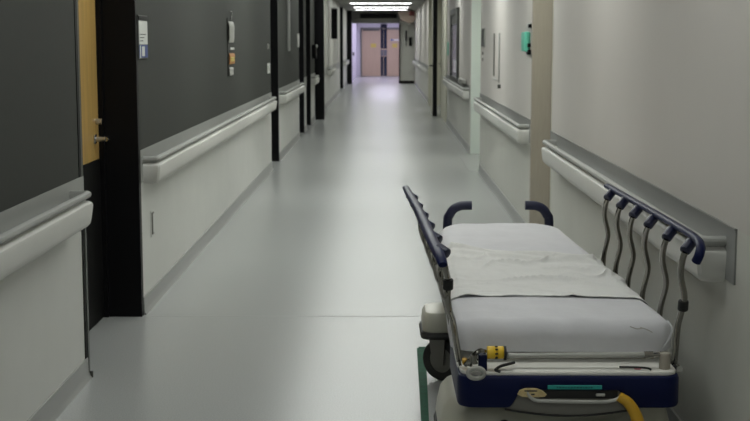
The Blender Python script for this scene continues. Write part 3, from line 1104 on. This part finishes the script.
# ---- side rails: six S-shaped chrome posts each, navy grip bar on top
def side_rail(side):
    if side > 0:
        topx = lambda y: 1.000
        botx = 1.002
        tops = [5.666, 5.362, 5.077, 4.785, 4.467, 4.185]
        zt = [.889, .890, .891, .893, .895, .896]
        bar = [(1.008, 5.84, .905), (1.010, 5.55, .908), (1.012, 5.0, .914), (1.012, 4.4, .920), (1.010, 4.17, .920), (1.003, 4.075, .908),
               (.992, 4.045, .885), (.985, 4.055, .862)]
        lab = 'right side rail beside the wall'
    else:
        topx = lambda y: .160 - .046 * (y - 4.35)
        botx = .262
        tops = [5.66, 5.36, 5.07, 4.78, 4.47, 4.18]
        zt = [.875] * 6
        bar = [(.100, 5.90, .890), (.112, 5.6, .892), (.138, 5.05, .892), (.155, 4.55, .890), (.163, 4.32, .888), (.174, 4.15, .878),
               (.182, 4.08, .866), (.187, 4.05, .852)]
        lab = 'left side rail leaning outward'
    b = new()
    wd = .017
    if side > 0:
        tube(b, bar, .0155, 12, 8, flat=.8, flatdir=(0, 0, 1))
    else:
        tube(b, bar, .0185, 12, 8, flat=.7, flatdir=(0, 0, 1), rfun=lambda t: .82 + .3 * math.sin(PI * min(1, t * 1.02)) ** .8)
    rail = obj('side_rail', b, 'navy', st, lab=lab)
    for k, (y, z) in enumerate(zip(tops, zt)):
        xt = topx(y)
        inn = -1 if side > 0 else 1
        # socket: stubby block angled down from the bar to the post
        b = new()
        sx = 0 if side > 0 else .012
        tube(b, [(xt + inn * (sx - .004), y + .010, z + .010), (xt + inn * (sx + .026), y - .02, z - .018 + sx)], .0195, 8, smooth=0)
        obj('post_socket', b, 'navyd', rail, bevel=.004, lab='dark navy socket')
        xa = xt + inn * (sx + (.024 if side > 0 else .010))
        ya = y - .02
        xb, yb, zb_ = botx, y + .20, .455
        pts = []
        for f, dx, dy in ((0, 0, 0), (.10, -.004, -.005), (.22, -.006, .005), (.34, .004, -.025), (.46, .006, -.03), (.58, 0, .0),
                          (.75, 0, 0), (1, 0, 0)):
            zz = z - .02 + (zb_ - z + .02) * f
            pts.append((xa + (xb - xa) * f + dx * (1 if side > 0 else -1), ya + (yb - ya) * f + dy, zz))
        if side > 0:
            pts = []
            for f, dx in ((0, 0), (.08, -.007), (.20, -.008), (.36, .008), (.44, .010), (.56, .002), (.68, -.004), (1, -.004)):
                pts.append((xa + (botx - xa) * f + dx, ya + (.20) * f, z - .02 + (zb_ - z + .02) * f))
        b = new()
        tube(b, pts, .0108, 12, 6)
        obj('rail_post', b, 'chrome', rail)
        if k == 5:
            i = 5
            c = Vector(pts[5])
            c = Vector(pts[4]).lerp(Vector(pts[5]), .2) if side > 0 else Vector(pts[2]).lerp(Vector(pts[3]), .15)
            b = new()
            d = Vector((.0, .004, -.017))
            tube(b, [c - d, c + d], .0175, 14, smooth=0)
            obj('post_clamp', b, 'rubber', rail, bevel=.003, lab='black post clamp')
    b = new()
    xb = botx
    tube(b, [(xb, 4.30, .452), (xb, 5.95, .452)], .012, 10, smooth=0)
    obj('lower_bar', b, 'steel', rail)


side_rail(1)
side_rail(-1)


# ---- push handles at the head end
for s, x in ((1, .348), (-1, .872)):
    b = new()
    x0 = x - s * .008
    pts = [(x0, 6.87, .40), (x0, 6.87, .60), (x0 + s * .010, 6.87, .635), (x0 + s * .033, 6.87, .668), (x0 + s * .065, 6.87, .684), (x0 + s * .09, 6.87, .687),
           (x0 + s * .128, 6.87, .688)]
    tube(b, pts, .0245, 14, 5)
    obj('push_handle', b, 'navyd', st, lab='dark navy curved push handle')

# ------------------------------------------------------------ ceiling lamps
for i, (x, y, sg) in enumerate(LAMPS):
    o = thing('ceiling_light', 'wide recessed ceiling light %s' %
              ['behind the viewer', 'just in front of the viewer', 'above the foot of the stretcher', 'above the head of the stretcher',
               'over the tan right door jamb', 'over the tall wall rack', 'over the recess before the pale right jamb',
               'over the notice board', 'just before the projecting black leaf', 'beyond the open cream leaf', 'over the hanging black sign',
               'beyond the hanging black sign', 'second nearest to the end opening', 'nearest to the end opening'][i],
              'light', (x, y, CZ), 'corridor ceiling lights')
    b = new()
    for q in ((x - .94, x + .94, y - .34, y - .30), (x - .94, x + .94, y + .30, y + .34), (x - .94, x - .90, y - .3, y + .3), (x + .90, x + .94, y - .3, y + .3)):
        box(b, *q, CZ - .02, CZ)
    obj('frame', b, 'lampf', o, smooth=False)
    mm = mat('lamp_glow', (.8, .8, .8), .5, emit=(.97, 1.0, .955), es=sg)
    M['glow%d' % i] = mm
    obj('diffuser', box(new(), x - .90, x + .90, y - .30, y + .30, CZ - .012, CZ - .002), 'glow%d' % i, o, smooth=False)
for y, nm in ((52.5, 'front'), (57, 'rear')):
    o = thing('ceiling_light', 'cool lilac ceiling light in the %s of the end vestibule' % nm, 'light', (0, y, CZ), 'vestibule ceiling lights')
    M['vglow'] = mat('vestibule_glow', (.8, .8, .8), .5, emit=(.80, .76, 1.0), es=VEST_LIGHT)
    obj('diffuser', box(new(), -.6, .6, y - .6, y + .6, CZ - .02, CZ - .005), 'vglow', o, smooth=False)
    b = new(); prism(b, [(-.64, y - .64), (.64, y - .64), (.64, y + .64), (-.64, y + .64)], 'z', CZ - .004, CZ)
    obj('frame', b, 'lampf', o, smooth=False)
